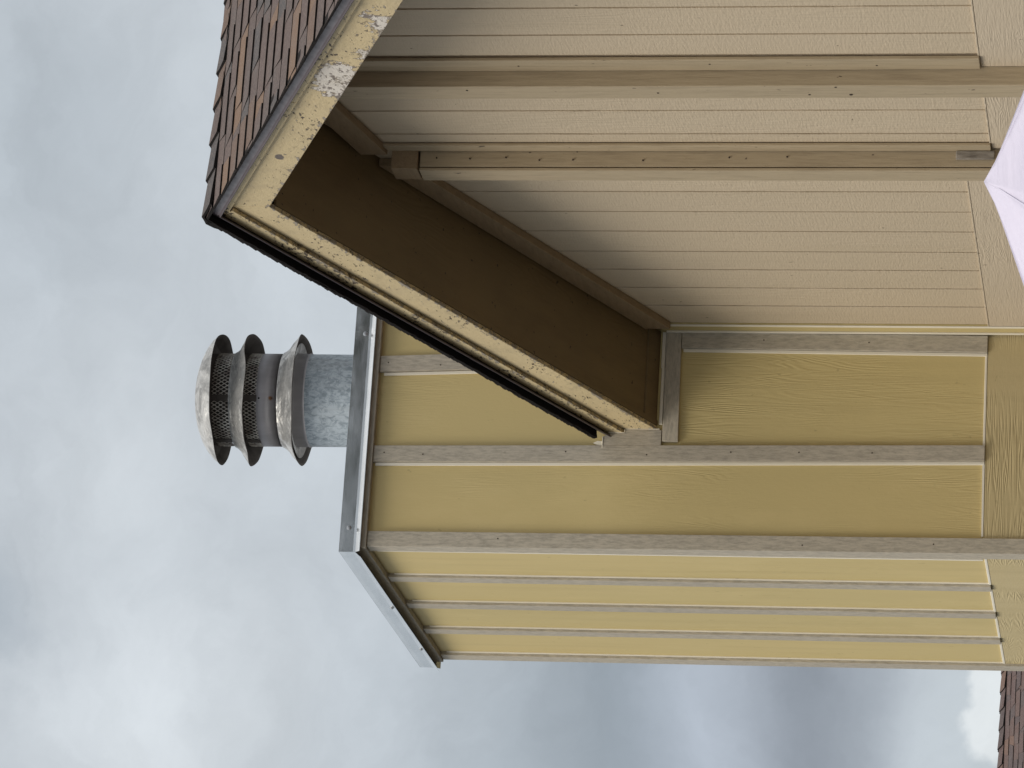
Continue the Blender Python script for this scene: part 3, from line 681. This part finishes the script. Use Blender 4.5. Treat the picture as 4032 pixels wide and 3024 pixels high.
# ridge caps
def ridge_cap(i, PFa, PFb, x0, parent, mats, EXPX=EXP, hw=.150, sag=0.0):
    x1 = x0 + EXPX + .10; m_ = MB(); prof = []
    nA = .024 + random.uniform(-.002, .003); nB = .008
    ss = [(PFa, hw), (PFa, hw * .55), (PFa, .03), (PFa, .008), (PFb, .008), (PFb, .03), (PFb, hw * .55), (PFb, hw)]
    vs = []
    cj = [random.uniform(-.001, .002) for _ in ss]
    for x, nn in ((x0, nA), (x1, nB)):
        for lay in (0, 1):
            for q_, (pf, s_) in enumerate(ss):
                r_ = .009 if s_ < .01 else 0
                n_ = nn - r_ - (.0105 if lay == 0 else 0) + (cj[q_] if x == x0 else 0)
                curl = .003 * (1 if s_ > .1 else 0)
                xx = x + (.012 * (s_ / hw) ** 3 if x == x0 else 0)
                p = pf(xx, s_, n_ - curl); vs.append((p[0], p[1], p[2] - sag * (p[0] - XR)))
    n_ = len(ss)
    def id_(e, l, q_): return e * 2 * n_ + l * n_ + q_
    top_ = [(id_(0, 1, q_), id_(0, 1, q_ + 1), id_(1, 1, q_ + 1), id_(1, 1, q_)) for q_ in range(n_ - 1)]
    bot = [(id_(0, 0, q_), id_(1, 0, q_), id_(1, 0, q_ + 1), id_(0, 0, q_ + 1)) for q_ in range(n_ - 1)]
    e0 = [(id_(0, 0, q_), id_(0, 0, q_ + 1), id_(0, 1, q_ + 1), id_(0, 1, q_)) for q_ in range(n_ - 1)]
    e1 = [(id_(1, 0, q_), id_(1, 1, q_), id_(1, 1, q_ + 1), id_(1, 0, q_ + 1)) for q_ in range(n_ - 1)]
    sd = [(id_(0, 0, 0), id_(0, 1, 0), id_(1, 1, 0), id_(1, 0, 0)), (id_(0, 0, n_ - 1), id_(1, 0, n_ - 1), id_(1, 1, n_ - 1), id_(0, 1, n_ - 1))]
    m_.add(vs, top_, 0); o_ = 0
    for f in bot + e0 + e1 + sd: m_.f.append(list(f)); m_.mi.append(1); m_.sm.append(False)
    return m_.build('ridge_cap_shingle', mats, parent)
x = XR - .003; i = 0
while x < 9.3:
    ridge_cap(i, P2, P1, x, roof, [mat_shingle, mat_edge], sag=.012); x += EXP; i += 1

# ================================================================== GARDEN UMBRELLA
UM = Vector((3.8374, 10.0, 0)); UZ = 2.172
um = thing('garden_umbrella', UM, 'pale lilac canvas garden umbrella top poking into the lower right of the gable wall', 'umbrella')
seg = 24; rad = 1.35; a0 = math.radians(-122)
def canopy():
    m_ = MB(); vs = []; K = 10
    for i in range(seg + 1):
        r = rad * i / seg
        for k in range(K + 1):
            t = -pi / 6 + pi / 3 * k / K; rr = r / cos(t) * cos(pi / 6) if i else 0
            u = k / K
            z = -.352 * r - .03 * (1 - math.exp(-(r / .12))) * 0 + .012 * math.exp(-r / .05) - .030 * (4 * u * (1 - u)) * (r / rad) + .010 * sin(5 * u * pi) * (r / rad) ** 2
            vs.append((rr * cos(t), rr * sin(t), z))
    for i in range(seg):
        for k in range(K):
            a = i * (K + 1) + k; m_.add([], []) if 0 else None
            m_.f.append([a, a + K + 1, a + K + 2, a + 1]); m_.mi.append(0); m_.sm.append(True)
    m_.v = vs
    return m_
me = canopy().mesh('canopy_panel'); me.materials.append(mat_canvas)
for k in range(6):
    o = bpy.data.objects.new('canopy_panel', me); C.objects.link(o); o.parent = um; o.location = (0, 0, UZ); o.rotation_euler = (0, 0, a0 + pi / 6 + k * pi / 3)
    md = o.modifiers.new('cloth', 'SOLIDIFY'); md.thickness = .0015
sb = MB().hexa([(0.0, -.003, -.001), (rad, -.003, -.352 * rad - .001), (rad, .003, -.352 * rad - .001), (0, .003, -.001), (0.0, -.002, .0022), (rad, -.002, -.352 * rad + .0022), (rad, .002, -.352 * rad + .0022), (0, .002, .0022)])
sme = sb.mesh('seam'); sme.materials.append(mat_canvas)
rb = MB().box(0.03, rad - .02, -.008, .008, -.030, -.014).mesh('rib'); rb.materials.append(mat_bronze)
for k in range(6):
    o = bpy.data.objects.new('seam', sme); C.objects.link(o); o.parent = um; o.location = (0, 0, UZ); o.rotation_euler = (0, 0, a0 + k * pi / 3)
    o = bpy.data.objects.new('rib', rb); C.objects.link(o); o.parent = um; o.location = (0, 0, UZ); o.rotation_euler = (0, math.atan(.352), a0 + k * pi / 3)
MB().lathe([(.0001, .06), (.024, .06), (.024, 2.14), (.0001, 2.14)], (UM.x, UM.y, 0), 16).build('pole', mat_bronze, um)
MB().lathe([(.03, .10), (.035, .09), (.25, .05), (.26, 0)], (UM.x, UM.y, 0), 24).build('base', mat_bronze, um)

# ================================================================== NEIGHBOURING HOUSE (roof seen low behind the tower)
far = thing('neighbour_house', (9.0, 33, 0), 'distant reddish brown shingle roof low behind the left side of the yellow tower', 'house')
FZ = 3.118; FYR = 30.0; FM = .31; FT_ = math.atan(FM)
froof = bpy.data.objects.new('roof', None); C.objects.link(froof); froof.parent = far; froof.location = -Vector(far.location)
def Q2(x, s_, n_): return (x, FYR - s_ * cos(FT_) - n_ * sin(FT_), FZ - .014 * (x - 7.3) - s_ * sin(FT_) + n_ * cos(FT_))
def Q1(x, s_, n_): return (x, FYR + s_ * cos(FT_) + n_ * sin(FT_), FZ - .014 * (x - 7.3) - s_ * sin(FT_) + n_ * cos(FT_))
st2 = MB()
for k in range(30):
    for lay in range(2):
        x = 4.0 + random.uniform(0, .3)
        while x < 14:
            wd_ = random.uniform(.2, .42) if lay == 0 else random.uniform(.10, .2)
            m_ = shingle(Q2, x, x + wd_ - .002, k, .0065 if lay == 0 else .0105, .0065 if lay == 0 else .004, xa=random.uniform(-.03, .05), xb=random.uniform(-.03, .05), up=.03 if lay == 0 else 0)
            if k < 9 and 6.5 < x < 7.8: m_.build('shingle', [mat_shingle_far, mat_edge], froof)
            else:
                o_ = len(st2.v); st2.v += m_.v; st2.f += [[i + o_ for i in f] for f in m_.f]; st2.mi += m_.mi; st2.sm += m_.sm
            x += wd_ + (0 if lay == 0 else random.uniform(.02, .14))
st2.prism_x([(FYR - 4.2, FZ - .10 - 4.2 * FM), (FYR + 4.2, FZ - .10 - 4.2 * FM), (FYR, FZ - .10)], 4.0, 14, 1)
st2.hexa([Q2(4, 4.3, -.12), Q2(14, 4.3, -.12), Q2(14, .0, -.12), Q2(4, .0, -.12), Q2(4, 4.3, -.001), Q2(14, 4.3, -.001), Q2(14, .0, -.001), Q2(4, .0, -.001)], 1)
st2.build('shingle_courses', [mat_shingle_far, mat_edge], froof, kind='stuff')
x = 3.9
i = 0
while x < 14:
    m_ = None
    if 6.4 < x < 8: ridge_cap(i, Q2, Q1, x, froof, [mat_shingle_far, mat_edge], .1432)
    x += .1432
cap2 = MB(); cap2.hexa([Q2(8.1, .15, 0), Q2(14, .15, 0), Q1(14, .15, 0), Q1(8.1, .15, 0), Q2(8.1, .01, .03), Q2(14, .01, .03), Q1(14, .01, .03), Q1(8.1, .01, .03)])
cap2.hexa([Q2(3.9, .15, 0), Q2(6.4, .15, 0), Q1(6.4, .15, 0), Q1(3.9, .15, 0), Q2(3.9, .01, .03), Q2(6.4, .01, .03), Q1(6.4, .01, .03), Q1(3.9, .01, .03)]); cap2.build('ridge_cap_course', mat_shingle_far, froof)
MB().box(4.3, 13.7, FYR - 3.6, FYR + 3.6, 0, 1.95).build('wall', mat_stucco, far)

# ================================================================== UNSEEN TREES added behind the camera to darken what the metal front reflects
def added_tree_line():
    rr = random.Random(3); m_ = MB(); vs = []; fs = []
    for t in range(11):
        cx_ = 16.0 + t * 2.9 + rr.uniform(-.8, .8) if t < 8 else -38 + (t - 8) * 6; cy_ = -13 + rr.uniform(-2, 2); h = rr.uniform(17, 20)
        for n_ in range(46):
            a = rr.uniform(0, 2 * pi); rad_ = 3.3 * math.sqrt(rr.random()); zc = rr.uniform(.22, .93) * h; sh = 1 - ((zc / h - .5) / .55) ** 2
            c = Vector((cx_ + rad_ * cos(a) * sh, cy_ + rad_ * sin(a) * sh, zc))
            for l in range(64):
                d = Vector((rr.gauss(0, .62), rr.gauss(0, .62), rr.gauss(0, .5))); p = c + d; u = Vector((rr.gauss(0, 1), rr.gauss(0, 1), rr.gauss(0, 1))).normalized() * .55
                v = u.cross(Vector((rr.gauss(0, 1), rr.gauss(0, 1), rr.gauss(0, 1)))).normalized() * .40
                o_ = len(vs); vs += [tuple(p - u), tuple(p + v), tuple(p + u), tuple(p - v)]; fs.append((o_, o_ + 1, o_ + 2, o_ + 3))
    me = bpy.data.meshes.new('added_tree_line'); me.from_pydata(vs, [], fs); me.update(); me.materials.append(mat_leaf)
    o = bpy.data.objects.new('added_tree_line', me); C.objects.link(o); o['kind'] = 'stuff'; o['label'] = 'unseen row of dense green trees added to darken the flashing reflection'; o['category'] = 'trees'
added_tree_line()
